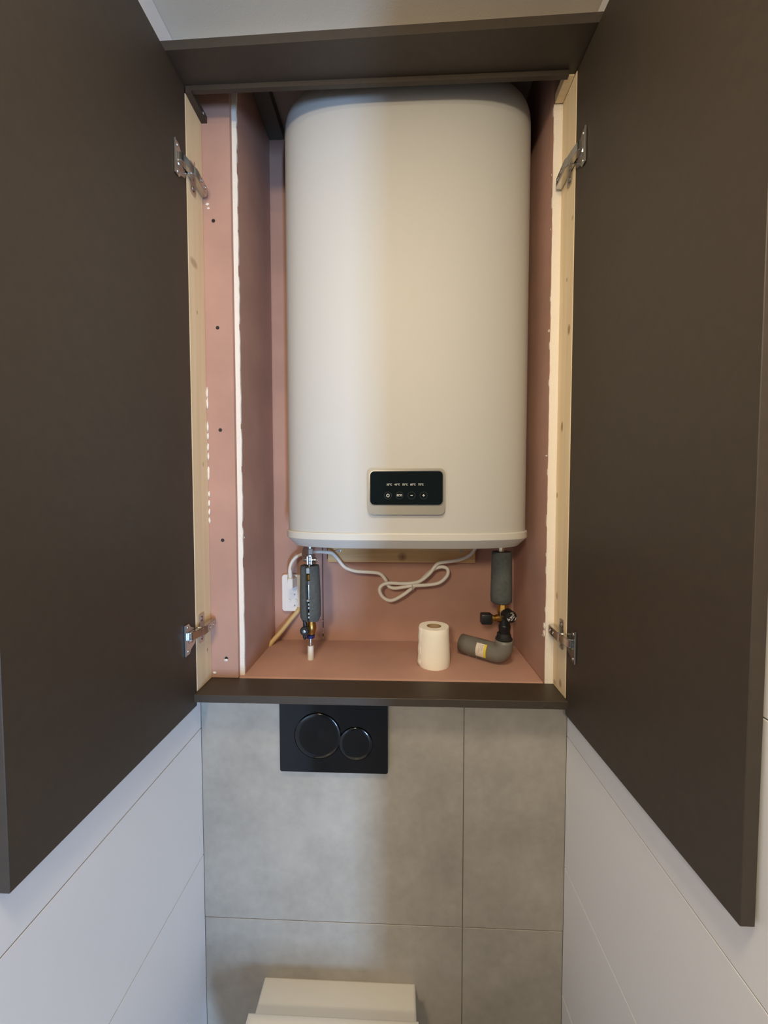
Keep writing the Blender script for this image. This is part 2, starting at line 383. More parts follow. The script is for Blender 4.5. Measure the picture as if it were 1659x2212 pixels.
# ------------------------------------------------------------------ cabinet doors with their hinges
def make_hinge(parent, s, X, z, fold):
    """concealed cup hinge; s=+1 opens towards +X; X = batten face; z = middle of the flange"""
    dx = lambda a: X + s * a
    def bo(bm, a0, a1, y0, y1, z0, z1, bev=.0006):
        box(bm, min(dx(a0), dx(a1)), max(dx(a0), dx(a1)), y0, y1, z0, z1, bev=bev)
    # arm body on the batten: a tapered channel
    zb = z + .006
    bm = bmesh.new()
    prof = [(.8075, .0015), (.8075, .013), (.818, .019), (.868, .016), (.873, .010), (.873, .0015)]
    prism(bm, prof, lambda a, b: (dx(b), a, zb - .0095), lambda a, b: (dx(b), a, zb + .0095))
    bmesh.ops.bevel(bm, geom=bm.edges[:], offset=.0012, segments=2, affect='EDGES')
    h = obj('hinge', bm, 'chrome', parent, 35); rel(h)
    h['label'] = 'nickel plated concealed cup hinge'
    def sub(name, bm, m, sm=None):
        o = obj(name, bm, m, None, sm); o.parent = h; o.matrix_parent_inverse = h.matrix_world.inverted(); return o
    bpy.context.view_layer.update()
    # flange plate on the door, with lobes round its screws
    poly = [(-.0325, .7675), (-.0325, .781), (-.024, .7865), (-.017, .803), (-.010, .806), (.010, .806), (.017, .803), (.024, .7865), (.0325, .781), (.0325, .7675)]
    bm = bmesh.new(); prism(bm, poly, lambda a, b: (dx(.0003), b, z + a), lambda a, b: (dx(.0021), b, z + a))
    bmesh.ops.bevel(bm, geom=bm.edges[:], offset=.0004, segments=1, affect='EDGES'); sub('flange', bm, 'chrome')
    bm = bmesh.new(); bo(bm, -.0002, .0032, .7664, .7686, z - .033, z + .033, .0004); sub('flange_edge', bm, 'zinc')
    for dz in (-.0255, .0255):
        sub('screw', lt((dx(.0021), .7765, z + dz), (s, 0, 0), [(0, .0034), (.0012, .0028), (.0013, .0012), (.0006, .0)], 14), 'zinc')
    sub('cup', lt((dx(.002), .789, z), (s, 0, 0), [(0, .0125), (.0012, .0125), (.0012, .0108), (.0004, .0106), (.0004, .0)], 24), 'chrome')
    # folding link between cup and arm
    bm = bmesh.new()
    lk = [(.776, .002), (.776, .0085), (.783, .0125), (.812, .0165), (.812, .006), (.790, .002)]
    prism(bm, lk, lambda a, b: (dx(b), a, zb - .0085), lambda a, b: (dx(b), a, zb + .0085))
    bmesh.ops.bevel(bm, geom=bm.edges[:], offset=.001, segments=2, affect='EDGES'); sub('link', bm, 'chrome', 35)
    # mounting plate with a slotted wing above and below
    bm = bmesh.new(); bo(bm, .0002, .0022, .826, .872, zb - .006, zb + .006)
    sub('mounting_rail', bm, 'zinc')
    for sg in (1, -1):
        o_ = rrect(.8225, .8435, 0, .025, .005); i_ = rrect(.828, .8375, .0075, .0195, .0045)
        bm = bmesh.new()
        n = len(o_)
        def V(p, a): return bm.verts.new((dx(a), p[0], zb + sg * (.0075 + p[1])))
        A = [V(p, .0003) for p in o_]; B = [V(p, .0003) for p in i_]; C = [V(p, .0026) for p in o_]; D = [V(p, .0026) for p in i_]
        for i in range(n):
            j = (i + 1) % n
            for q in ((A[i], A[j], B[j], B[i]), (C[i], C[j], D[j], D[i]), (A[i], A[j], C[j], C[i]), (B[i], B[j], D[j], D[i])): bm.faces.new(q)
        sub('wing', bm, 'chrome')
        sub('screw', lt((dx(.0008), .8328, zb + sg * .021), (s, 0, 0), [(0, .0042), (.002, .0036), (.0021, .0014), (.001, .0)], 14), 'zinc')
    # adjustment screws on the back of the arm
    for y, a in ((.838, .0178), (.856, .0167)):
        sub('adjusting_screw', lt((dx(a - .0014), y, zb), (s, -.06 * s, 0), [(0, .0042), (.0022, .0042), (.0022, .003), (.001, .0028), (.001, 0)], 16), 'zinc')
    return h
def make_door(s, X, Xn, zbot, ztop, hz, label):
    d = empty('cabinet_door', (X, .80, zbot))
    tag(d, label, 'cabinet door', 'pair of open cabinet doors')
    yh, yn, th = .8105, .4085, .0160
    bm = bmesh.new()
    vs = box(bm, 0, 1, yn, yh, zbot, ztop)
    for v in vs:
        t = (yh - v.co.y) / (yh - yn)
        v.co.x = X + (Xn - X) * t - s * th * (1 - v.co.x if s > 0 else v.co.x)
    bmesh.ops.bevel(bm, geom=bm.edges[:], offset=.0007, segments=1, affect='EDGES')
    rel(obj('door_panel', bm, 'dark', d))
    for z in hz: make_hinge(d, s, X, z, 0)
    return d
make_door(1, XBL, -.4495, 1.0998, 2.4085, (1.2595, 2.2355), 'open dark brown cabinet door hinged on the batten beside the pink strip')
make_door(-1, XBR, .3690, 1.0957, 2.4085, (1.2560, 2.2300), 'open dark brown cabinet door hinged on the knotty batten, by the drain pipe')

# ------------------------------------------------------------------ water heater
WH = empty('water_heater', (.0185, .98, 1.441))
tag(WH, 'tall white flat electric water heater hanging in the pink niche', 'water heater')
XC, AH, YM, BF = .0185, .2955, .978, .122
def section(inset, n=72):
    """outline of the tank seen from above, moved inwards by inset"""
    pts = [(XC - AH + inset, 1.095), (XC - AH + inset, 1.03)]
    a, b = AH - inset, BF - inset
    for i in range(n + 1):
        th = math.pi * i / n
        c, s_ = math.cos(th), math.sin(th)
        pts.append((XC - a * math.copysign(abs(c) ** (2 / 3.9), c), YM - b * abs(s_) ** (2 / 2.3)))
    pts += [(XC + a, 1.03), (XC + a, 1.095)]
    return pts
def loft(levels):
    bm = bmesh.new(); prev = None
    for (ins, z) in levels:
        c = [bm.verts.new((x, y, z)) for x, y in section(ins)]
        if prev:
            n = len(c)
            for i in range(n): bm.faces.new((prev[i], prev[(i + 1) % n], c[(i + 1) % n], c[i]))
        else: bm.faces.new(c)
        prev = c
    bm.faces.new(prev); return bm
RT, ZTOP = .092, 2.518
lv = [(0, 1.476), (0, 1.6), (0, 1.9), (0, 2.2), (0, ZTOP - RT)] + [(RT * (1 - math.cos(a)), ZTOP - RT + RT * math.sin(a)) for a in [math.radians(9 * k) for k in range(1, 10)]] + [(RT + .004, ZTOP)]
rel(obj('tank_shell', loft(lv), 'enamel', WH, 40))
rel(obj('bottom_cap', loft([(.016, 1.441), (-.0030, 1.4605), (-.0042, 1.462), (-.0042, 1.4755), (-.0032, 1.4775), (.001, 1.478)]), 'enamel2', WH, 25))
YC = .8545
pn = bmesh.new(); ring_prism(pn, rrect(-.0681, .1032, 1.5197, 1.6224, .012), rrect(-.0632, .0990, 1.5408, 1.6170, .010), YC - .006, YC + .004)
cp = rel(obj('control_panel', pn, 'silver', WH))
cp['label'] = 'silver framed control panel with a black touch display'
bpy.context.view_layer.update()
def csub(name, bm, m, sm=None):
    o = obj(name, bm, m, None, sm); o.parent = cp; o.matrix_parent_inverse = cp.matrix_world.inverted(); return o
rim = bmesh.new(); ring_prism(rim, rrect(-.0640, .0998, 1.5400, 1.6178, .0105), rrect(-.0622, .0980, 1.5418, 1.6160, .0095), YC - .0072, YC + .003)
csub('bezel', rim, 'chrome')
bm = bmesh.new(); prism(bm, rrect(-.0622, .0980, 1.5418, 1.6160, .0095), lambda a, b: (a, YC - .0062, b), lambda a, b: (a, YC + .003, b))
csub('display', bm, 'glass')
yp = YC - .0064
def ctext(name, s, size, x, z, m='print', bold=0):
    o = text_obj(name, s, size, facing((x, yp, z), (0, -1, 0)), m, None, bold=bold); o.parent = cp; o.matrix_parent_inverse = cp.matrix_world.inverted(); return o
for i, t in enumerate(('35°C', '45°C', '55°C', '65°C', '75°C')): ctext('temperature_print', t, .0058, -.0199 + i * .01745, 1.5864)
for i, x in enumerate((-.0229, .0028, .0295, .0560)):
    bm = bmesh.new(); o_ = [(x + .0082 * math.cos(a), 1.5626 + .0082 * math.sin(a)) for a in [math.pi * k / 16 for k in range(32)]]
    i_ = [(x + .0078 * math.cos(a), 1.5626 + .0078 * math.sin(a)) for a in [math.pi * k / 16 for k in range(32)]]
    ring_prism(bm, o_, i_, YC - .00645, YC - .006); csub('button_ring', bm, 'ringgrey')
bm = bmesh.new()    # power symbol
x, z = -.0229, 1.5624; AN = [math.radians(125 + 290 * k / 24) for k in range(25)]
prev = None
for a in AN:
    q = [bm.verts.new((x + r * math.cos(a), yy, z + r * math.sin(a))) for r, yy in ((.0027, yp), (.0037, yp), (.0037, yp + .0003), (.0027, yp + .0003))]
    if prev:
        for k in range(4): bm.faces.new((prev[k], prev[(k + 1) % 4], q[(k + 1) % 4], q[k]))
    else: bm.faces.new(q)
    prev = q
bm.faces.new(prev); box(bm, x - .0005, x + .0005, yp, yp + .0003, z + .0005, z + .0044); csub('power_symbol', bm, 'print')
ctext('eco_print', 'ECO', .0060, .0028, 1.5626, bold=.0001)
csub('minus_symbol', bx(.0295 - .0026, .0295 + .0026, yp, yp + .0003, 1.5621, 1.5632), 'print')
bm = bmesh.new(); box(bm, .056 - .0026, .056 + .0026, yp, yp + .0003, 1.5620, 1.5632); box(bm, .056 - .0006, .056 + .0006, yp, yp + .0003, 1.5600, 1.5652); csub('plus_symbol', bm, 'print')

# ------------------------------------------------------------------ timber behind the heater
tb = obj('wall_timber', bx(-.2047, .2215, 1.10, YBACK + .0005, 1.3695, 1.470, bev=.001), wood('pine_wall_timber', (226, 192, 140), (206, 164, 106), [((.012, 1.10, 1.386), (.014, .02, .0135), .55), ((.013, 1.10, 1.385), (.005, .02, .006), .6)], 'X'))
tag(tb, 'short horizontal pine board fixed to the pink wall behind the cord', 'board')
for x in (-.1695, .1817):
    obj('screw', lt((x, 1.10, 1.4035), (0, -1, 0), [(0, .0045), (.002, .004), (.0022, .0015), (.001, 0)], 14), 'zinc', tb)
bm = bmesh.new(); tube(bm, spline([(-.1695, 1.098, 1.4060), (-.178, 1.096, 1.404), (-.188, 1.094, 1.3985), (-.197, 1.092, 1.392)]), .0009, 8); obj('wire_clip', bm, 'zinc', tb, 60)

# ------------------------------------------------------------------ socket, plug and cord
WS = empty('wall_socket', (-.3095, YBACK, 1.276)); tag(WS, 'white double wall socket low on the pink wall, one plug in it', 'socket')
x0, x1, z0, z1 = -.3425, -.2765, 1.2215, 1.3300; ys0 = 1.1085
bm = bmesh.new(); prism(bm, rrect(x0, x1, z0, z1, .006), lambda a, b: (a, ys0, b), lambda a, b: (a, YBACK, b))
bmesh.ops.bevel(bm, geom=[e for e in bm.edges if abs(e.verts[0].co.y - ys0) < 1e-5 and abs(e.verts[1].co.y - ys0) < 1e-5], offset=.002, segments=2, affect='EDGES')
fp_ = rel(obj('faceplate', bm, 'socket', WS, 40)); bpy.context.view_layer.update()
for zc in (1.3000, 1.2550):
    xc = -.3095
    o = rel(obj('outlet', lt((xc, ys0 - .0004, zc), (0, 1, 0), [(.0, .0205), (-.0006, .0205), (-.0006, .0192), (.0002, .0188), (.0003, .0)], 36), 'socket', WS, 30)); bpy.context.view_layer.update()
    def osub(name, bm, m):
        q = obj(name, bm, m); q.parent = o; q.matrix_parent_inverse = o.matrix_world.inverted()
    bm = bmesh.new(); ring_prism(bm, [(xc + .0197 * math.cos(a), zc + .0197 * math.sin(a)) for a in [math.pi * k / 18 for k in range(36)]], [(xc + .0188 * math.cos(a), zc + .0188 * math.sin(a)) for a in [math.pi * k / 18 for k in range(36)]], ys0 - .0006, ys0 - .0002)
    osub('rim_line', bm, 'socket')
    for sx in ((-1, 1) if zc < 1.28 else ()): (drill(o, (xc + sx * .0098, ys0 - .002, zc), (0, 1, 0), .0028, .006), drill(fp_, (xc + sx * .0098, ys0, zc), (0, 1, 0), .0028, .0095), osub('pin_hole', cup((xc + sx * .0098, ys0 + .0002, zc), (0, 1, 0), .0027, .009), 'socket'))
    for sz in ((-1, 1) if zc < 1.28 else ()): osub('earth_clip', bx(xc + .002, xc + .0062, ys0 - .0009, ys0 - .0001, zc + sz * .0165 - .0024, zc + sz * .0165 + .0024), 'zinc')
PC = empty('power_cord', (-.05, 1.08, 1.30)); tag(PC, 'white heater cord, looped and tied into a bow under the heater', 'cord')
P = [(-.2130, 1.072, 1.4035), (-.2012, 1.07, 1.4028), (-.1868, 1.07, 1.4000), (-.1725, 1.07, 1.3860), (-.1558, 1.07, 1.3648), (-.1413, 1.07, 1.3557), (-.1178, 1.07, 1.3492), (-.0785, 1.07, 1.3468), (-.0523, 1.07, 1.3431),
     (-.0366, 1.074, 1.3262), (-.0302, 1.078, 1.3100), (-.0222, 1.077, 1.3025), (-.0066, 1.074, 1.3012), (.0169, 1.071, 1.3054), (.0403, 1.068, 1.3096), (.0845, 1.068, 1.3126), (.1168, 1.069, 1.3194), (.1374, 1.07, 1.3391), (.1386, 1.071, 1.3561),
     (.1269, 1.073, 1.3625), (.1101, 1.076, 1.3598), (.0908, 1.078, 1.3480), (.0676, 1.076, 1.3268), (.0416, 1.074, 1.3035), (.0104, 1.071, 1.2804), (-.0197, 1.069, 1.2669), (-.0420, 1.068, 1.2760), (-.0525, 1.067, 1.2957), (-.0459, 1.067, 1.3102),
     (-.0250, 1.067, 1.3171), (.0130, 1.067, 1.3159), (.0416, 1.067, 1.3178), (.0650, 1.067, 1.3255), (.0882, 1.067, 1.3454), (.1011, 1.068, 1.3625), (.1127, 1.07, 1.3731), (.1358, 1.074, 1.3769), (.1681, 1.078, 1.3810), (.1937, 1.08, 1.3903), (.2090, 1.08, 1.4022), (.2180, 1.078, 1.4200), (.221, 1.072, 1.4415)]
bm = bmesh.new(); tube(bm, spline(P, 6), .0050, 10); rel(obj('cord', bm, 'cordm', PC, 60))
bm = bmesh.new(); tube(bm, spline([(-.2130, 1.072, 1.4035), (-.228, 1.074, 1.4035), (-.2530, 1.078, 1.4005), (-.2715, 1.082, 1.3960), (-.2916, 1.085, 1.3878), (-.3040, 1.083, 1.3745), (-.3090, 1.078, 1.3600), (-.3098, 1.075, 1.3500)], 6), .0047, 10); rel(obj('cord', bm, 'cordm', PC, 60))
bm = bmesh.new(); lathe(bm, (.0415, 1.0705, 1.3032), (0, 0, 1), [(0, .008), (.0035, .008)], 14, True)
bm.free(); bm = bmesh.new(); tube(bm, spline([(.041 + .002 * math.cos(a), 1.0705 + .0085 * math.cos(a), 1.3110 + .0118 * math.sin(a)) for a in [2 * math.pi * k / 16 for k in range(17)]], 3), .0010, 8, False)
tube(bm, [(.042, 1.062, 1.302), (.0432, 1.060, 1.2985)], .0009, 8); rel(obj('wire_tie', bm, 'tie', PC, 60))
bm = bmesh.new()
prism(bm, rrect(-.0078, .0078, -.017, .012, .003), lambda a, b: (-.3062 + a * .85, 1.066, 1.3155 + b), lambda a, b: (-.3062 + a * 1.1, 1.1075, 1.3120 + b))
bmesh.ops.bevel(bm, geom=[e for e in bm.edges if e.verts[0].co.y < 1.07 and e.verts[1].co.y < 1.07], offset=.002, segments=2, affect='EDGES')
pl = rel(obj('plug', bm, 'cordm', PC, 40)); bpy.context.view_layer.update()
bm = bmesh.new(); lathe(bm, (-.3085, 1.0765, 1.325), (-.04, -.02, 1), [(0, .0075)] + sum([[(.001 + k * .0058, .0074 - k * .0004), (.0038 + k * .0058, .0072 - k * .0004), (.0039 + k * .0058, .0056), (.0066 + k * .0058, .0056)] for k in range(4)], []) + [(.027, .0056)], 16)
q = obj('strain_relief', bm, 'cordm', None, 30); q.parent = pl; q.matrix_parent_inverse = pl.matrix_world.inverted()
bm = bmesh.new(); tube(bm, spline([(-.2935, 1.113, 1.232), (-.2975, 1.109, 1.2210), (-.318, 1.102, 1.196), (-.340, 1.093, 1.168), (-.357, 1.083, 1.149), (-.3668, 1.074, 1.1375), (-.3730, 1.068, 1.129)], 5), lambda t: .0066 + .0004 * t, 12)
cdt = obj('supply_conduit', bm, 'conduit', None, 60); tag(cdt, 'cream flexible conduit from the socket down to the niche floor', 'conduit')

# ------------------------------------------------------------------ cold water inlet with its foam sleeve
XA, YA = -.2300, .984
IN = empty('inlet_pipe', (XA, YA, FZ)); tag(IN, 'cold water inlet with slit grey foam, brass valve and dark lever', 'pipe')
def ip(name, bm, m, sm=35): return rel(obj(name, bm, m, IN, sm))
ax = (XA, YA, 0)
def L(prof, n=24, x=XA, y=YA): return lt((x, y, 0), (0, 0, 1), prof, n)
ip('pipe', L([(FZ - .002, .0082), (1.166, .0078), (1.1685, .0070)]), 'sleeve')
ip('compression_fitting', L([(1.1685, .0052), (1.1685, .0062), (1.1735, .0062), (1.1735, .0046), (1.1765, .0046), (1.1765, .0062), (1.1815, .0062), (1.1815, .0046), (1.1845, .0046), (1.1845, .006), (1.189, .006)]), 'chrome', 20)
ip('collar', L([(1.189, .0060), (1.1895, .0106), (1.197, .0114), (1.1985, .0090)]), 'bluep')
ip('valve_body', L([(1.198, .0065), (1.2005, .0095), (1.206, .0100), (1.211, .012), (1.220, .0128), (1.229, .011), (1.236, .009), (1.246, .009)], x=XA + .0028), 'brass', 40)
kb = ip('lever_hub', lt((XA - .0090, YA - .006, 1.2145), (-.05, -1, .05), [(0, .0085), (.010, .0090), (.012, .0118), (.019, .0118), (.021, .0100), (.0212, .0)], 28), 'black', 35); bpy.context.view_layer.update()
def ks(name, bm, m):
    q = obj(name, bm, m, None, 35); q.parent = kb; q.matrix_parent_inverse = kb.matrix_world.inverted()
ks('screw', lt((XA - .0103, YA - .0270, 1.2155), (-.05, -1, .05), [(0, .0046), (.003, .0044), (.0036, .003), (.0036, 0)], 18), 'zinc')
bm = bmesh.new(); tube(bm, spline([(XA - .010, YA - .022, 1.209), (XA - .0115, YA - .022, 1.201), (XA - .0095, YA - .020, 1.1935)], 4), lambda t: .0032 + .0006 * t, 10); ks('lever', bm, 'black')
bm = bmesh.new(); lathe(bm, (XA - .009, YA - .016, 1.224), (-.1, -.2, 1), [(0, .006), (.010, .0055), (.018, .0035)], 14); ks('lever_stub', bm, 'black')
# foam: a C-shaped sleeve, slit on its front
bm = bmesh.new(); n = 40; prev = None
for k in range(15):
    t = k / 14; z = 1.2375 + (1.3810 - 1.2375) * t
    ro = .0262 + .0010 * math.sin(t * 5) - (.0045 * (1 - t / .07) ** 2 if t < .07 else 0) - (.0016 * ((t - .95) / .05) ** 2 if t > .95 else 0); ri = .0125
    lean = (t - .5) * -.0012
    g0 = math.radians(-90 + 5 + 9 * t); g1 = math.radians(270 - 9 - 9 * t)
    c = []
    for i in range(n + 1):
        a = g0 + (g1 - g0) * i / n; c.append(bm.verts.new((XA + lean + ro * math.cos(a), YA + ro * math.sin(a), z + .0015 * math.sin(3 * a) * (1 - t))))
    for i in range(n, -1, -1):
        a = g0 + (g1 - g0) * i / n; c.append(bm.verts.new((XA + lean + ri * math.cos(a), YA + ri * math.sin(a), z)))
    if prev:
        m_ = len(c)
        for i in range(m_): bm.faces.new((prev[i], prev[(i + 1) % m_], c[(i + 1) % m_], c[i]))
    first = c if prev is None else first
    prev = c
for c in (first, prev):
    for i in range(n): bm.faces.new((c[i], c[i + 1], c[2 * n + 1 - i - 1], c[2 * n + 1 - i]))
ip('foam_sleeve', bm, 'foam', 50)
ip('inner_pipe', L([(1.236, .0065), (1.2640, .0065)]), 'brass')
for z, r in ((1.2500, .0042), (1.2590, .0036), (1.2740, .0034), (1.2830, .0030)):
    ip('fitting_ring', lt((XA + .0005, YA - .0185, z - .0035), (0, 0, 1), [(0, r * .6), (.0015, r), (.0055, r), (.007, r * .6)], 16), 'zinc')
ip('valve_clip', bx(XA - .0045, XA + .0042, YA - .0240, YA - .014, 1.2905, 1.2965, bev=.001), 'zinc', None)
bm = bmesh.new(); tube(bm, [(XA + .0006, YA - .0185, 1.2965), (XA + .0008, YA - .019, 1.334)], lambda t: .0020 + .0010 * t, 12); ip('drain_rod', bm, 'chrome')
ip('fitting_nut', lt((XA + .0003, YA - .0160, 1.334), (0, 0, 1), [(0, .0058), (.010, .0058)], 6), 'zinc', 20)
ip('brass_nut', lt((XA - .0005, YA - .0150, 1.3445), (0, 0, 1), [(0, .0055), (.003, .0068), (.013, .0068), (.0165, .0055)], 6), 'brass', 20)
ip('name_tag', bx(XA - .0055, XA + .005, YA - .0225, YA - .006, 1.3625, 1.3785, bev=.0012), 'zinc', None)
vb = ip('safety_valve', L([(1.376, .0085), (1.384, .0100), (1.386, .0075), (1.392, .0072), (1.394, .0088), (1.402, .0088), (1.404, .0108), (1.409, .0108), (1.410, .0088)]), 'zinc', 25); bpy.context.view_layer.update()
def vs_(name, bm, m, sm=25):
    q = obj(name, bm, m, None, sm); q.parent = vb; q.matrix_parent_inverse = vb.matrix_world.inverted()
vs_('hex_nut', lt((XA - .001, YA, 1.410), (0, 0, 1), [(0, .0088), (.001, .0098), (.014, .0098), (.016, .008)], 6), 'zinc')
vs_('side_screw', lt((XA, YA - .004, 1.3962), (1, 0, 0), [(-.017, .0), (-.017, .003), (-.013, .0042), (-.0075, .0042), (-.007, .0026), (.0068, .0026), (.007, .0058), (.0105, .0058), (.011, .0046), (.013, .0046), (.0132, .0066), (.0175, .0066), (.019, .003), (.021, .0024), (.021, 0)], 16), 'chrome')
for sx in (-.0052, .0052):
    bm = bmesh.new(); tube(bm, [(XA + sx, YA - .0085, 1.385), (XA + sx, YA - .0088, 1.405)], .0022, 10); vs_('valve_rib', bm, 'chrome')
vs_('threaded_neck', lt((XA, YA, 1.4255), (0, 0, 1), [(0, .0082), (.0065, .0086)], 18), 'zinc')
ip('gasket', L([(1.4315, .0115), (1.4418, .0115)]), 'rubber')
bm = bmesh.new(); tube(bm, spline([(XA - .004, YA + .020, 1.434), (XA - .018, YA + .035, 1.418), (XA - .024, YA + .050, 1.400), (XA - .022, YA + .055, 1.390)], 4), .010, 12); ip('elbow_hose', bm, 'zinc', 50)

# ------------------------------------------------------------------ hot water outlet with relief valve
XO, YO = .2615, .972
OUT = empty('outlet_pipe', (XO, YO, 1.198)); tag(OUT, 'grey foam sleeved outlet pipe ending in a black relief valve', 'pipe')
def op(name, bm, m, sm=35): return rel(obj(name, bm, m, OUT, sm))
op('nipple', lt((XO - .001, YO, 1.4195), (0, 0, 1), [(0, .0068), (.001, .0074), (.015, .0074), (.016, .006), (.0225, .006)], 6), 'glintbrass', 20)
op('foam_sleeve', lt((XO, YO, 1.2905), (.0, 0, 1), [(0, .010), (0, .0215), (.004, .0258), (.020, .0268), (.060, .0258), (.110, .0248), (.128, .0245), (.1305, .0235), (.1305, .008)], 36), 'foam', 50)
xv, yv = .2685, .968
op('valve_top', lt((xv - .003, yv, 1.262), (0, 0, 1), [(0, .0125), (.006, .0145), (.016, .0145), (.022, .0125), (.032, .0115)], 8), 'brass', 20)
op('valve_body', lt((xv + .001, yv, 1.214), (0, 0, 1), [(0, .0140), (.010, .0140), (.012, .0150), (.020, .0150), (.022, .0135), (.055, .0142)], 28), 'black', 35)
d = Vector((.0075, -.034, -.0015)); p0 = Vector((.2702, .965, 1.2662))
ck = op('pressure_cap', lt(p0, d, [(0, .0130), (.003, .0160), (.005, .0160), (.0055, .0150), (.028, .0150), (.0315, .0138), (.0320, .0128), (.0320, 0)], 36), 'black', 35); bpy.context.view_layer.update()
def cs(name, o):
    o.parent = ck; o.matrix_parent_inverse = ck.matrix_world.inverted()
cs('ring', obj('cap_ring', lt(p0, d, [(.0051, .0158), (.0056, .0163), (.0063, .0158)], 36, False), 'silver', None, 60))
pe = p0 + d.normalized() * .0322; upr = Vector((-.75, 0, .66))
fm = facing(pe, d, upr)
cs('t', text_obj('pressure_print', '8 BAR', .0072, fm @ Matrix.Translation((0, .001, 0)), 'print', None))
cs('t', text_obj('pressure_print', '0,8 MPa', .0042, fm @ Matrix.Translation((0, -.0045, 0)), 'print', None))
bm = bmesh.new()
for a0, a1 in ((20, 60), (140, 185), (265, 310)):
    prev = None
    for k in range(7):
        a = math.radians(a0 + (a1 - a0) * k / 6)
        q = [bm.verts.new(fm @ Vector((r * math.cos(a), r * math.sin(a), zz))) for r, zz in ((.0108, 0), (.0118, 0), (.0118, .0002), (.0108, .0002))]
        if prev:
            for j in range(4): bm.faces.new((prev[j], prev[(j + 1) % 4], q[(j + 1) % 4], q[j]))
        prev = q
cs('a', obj('arc_print', bm, 'print'))
bm = bx(.2078, .2352, .950, .974, 1.2395, 1.2665, bev=.004, seg=2); op('test_knob', bm, 'black', 35)
op('knob_stem', lt((.2350, .965, 1.2525), (1, .1, 0), [(0, .0105), (.003, .0105), (.003, .0075), (.012, .0075), (.012, .0095), (.026, .0095)], 18), 'brass', 30)
op('tundish', lt((xv, yv, 1.1985), (0, 0, 1), [(0, .0205), (.003, .0208), (.005, .0185), (.013, .0170), (.0155, .0150), (.017, .0150)], 28), 'rubber', 30)
op('tundish_lip', bx(.2515, .2560, .960, .972, 1.2100, 1.2160, bev=.001), 'rubber', None)

# grey drain elbow lying on the niche floor
DE = empty('drain_elbow', (.24, 1.0, FZ)); tag(DE, 'grey plastic drain pipe bend with a sticker lying on the niche floor', 'pipe')
re_ = .0252; dl = Vector((-.778, .628, 0)).normalized(); vtx = Vector((xv, yv, FZ + re_ + .0004))
rb = .026
path = [Vector((xv, yv, 1.1975)), Vector((xv, yv, 1.188)), vtx + Vector((0, 0, rb))]
for k in range(1, 9):
    a = math.radians(90 * k / 8); path.append(vtx + Vector((0, 0, rb * (1 - math.sin(a)))) + dl * rb * (1 - math.cos(a)))
for t in (.045, .07, .095, .120): path.append(vtx + dl * t)
bm = bmesh.new(); tube(bm, path, lambda t: .0222 + (re_ - .0222) * min(1, max(0, (t - .15) / .4)), 32, False)
de = rel(obj('pipe_bend', bm, 'pvc', DE, 50)); sol = de.modifiers.new('wall', 'SOLIDIFY'); sol.thickness = .0022; sol.offset = -1
def rpatch(t0, t1, a0, a1, r, name, m, parent):
    """curved patch on the lying leg of the bend; angle 0 faces up, 90 faces the room"""
    bm = bmesh.new(); front = dl.cross(Vector((0, 0, 1))).normalized() 
    if front.y > 0: front = -front
    grid = []
    for i in range(3):
        t = t0 + (t1 - t0) * i / 2; row = []
        for k in range(11):
            a = math.radians(a0 + (a1 - a0) * k / 10); row.append([bm.verts.new(vtx + dl * t + (Vector((0, 0, 1)) * math.cos(a) + front * math.sin(a)) * rr) for rr in (r, r + .0004)])
        grid.append(row)
    for i in range(2):
        for k in range(10):
            for s_ in (0, 1): bm.faces.new((grid[i][k][s_], grid[i + 1][k][s_], grid[i + 1][k + 1][s_], grid[i][k + 1][s_]))
    for k in range(10):
        for i in (0, 2): bm.faces.new((grid[i][k][0], grid[i][k + 1][0], grid[i][k + 1][1], grid[i][k][1]))
    for i in range(2):
        for k in (0, 10): bm.faces.new((grid[i][k][0], grid[i + 1][k][0], grid[i + 1][k][1], grid[i][k][1]))
    o = obj(name, bm, m, None, 50); o.parent = parent; o.matrix_parent_inverse = parent.matrix_world.inverted(); return o
bpy.context.view_layer.update()
stk = rpatch(.044, .066, 38, 118, re_ + .0003, 'sticker', 'stick', DE)
rpatch(.0375, .0440, 38, 118, re_ + .0004, 'sticker_band', 'yellow', DE)
for k, (t0, t1) in enumerate(((.047, .0495), (.0525, .0540), (.057, .0585))): rpatch(t0, t1, 46, 78 + 8 * k, re_ + .0006, 'sticker_print', 'tie', DE)
bm = bmesh.new(); e = vtx + dl * .108; tube(bm, spline([(e.x + .004, e.y - .014, FZ + .0032), (e.x + .014, e.y - .018, FZ + .0036), (e.x + .022, e.y - .023, FZ + .003), (e.x + .024, e.y - .029, FZ + .0026)], 4), .0024, 8)
o = obj('plaster_crumb', bm, 'gypsum', None, 50); tag(o, 'thin white plaster sliver lying by the open end of the grey bend', 'debris')

# ------------------------------------------------------------------ toilet roll
TR = empty('toilet_roll', (.0915, .968, FZ)); tag(TR, 'half-used white toilet roll standing on the niche floor', 'toilet roll')
bm = bmesh.new(); n = 64; prof = [(.0, .0185), (.0, .0400), (.002, .0408), (.02, .0405), (.05, .0398), (.08, .0386), (.0965, .0378), (.0985, .0370), (.0985, .0195), (.0985, .0185)]
rg = lathe(bm, (.0915, .968, FZ), (0, 0, 1), prof, n, False)
for i in range(n): bm.faces.new((rg[0][i], rg[0][(i + 1) % n], rg[-1][(i + 1) % n], rg[-1][i]))
for k, ring in enumerate(rg):
    if 0 < k < 8:
        for i, v in enumerate(ring):
            a = math.atan2(v.co.y - .968, v.co.x - .0915)
            f = 1 + .008 * math.sin(3 * a + k) + .012 * max(0, math.cos(a - 2.9)) 
            v.co.x = .0915 + (v.co.x - .0915) * f; v.co.y = .968 + (v.co.y - .968) * f
pp = rel(obj('paper', bm, 'paper', TR, 50))
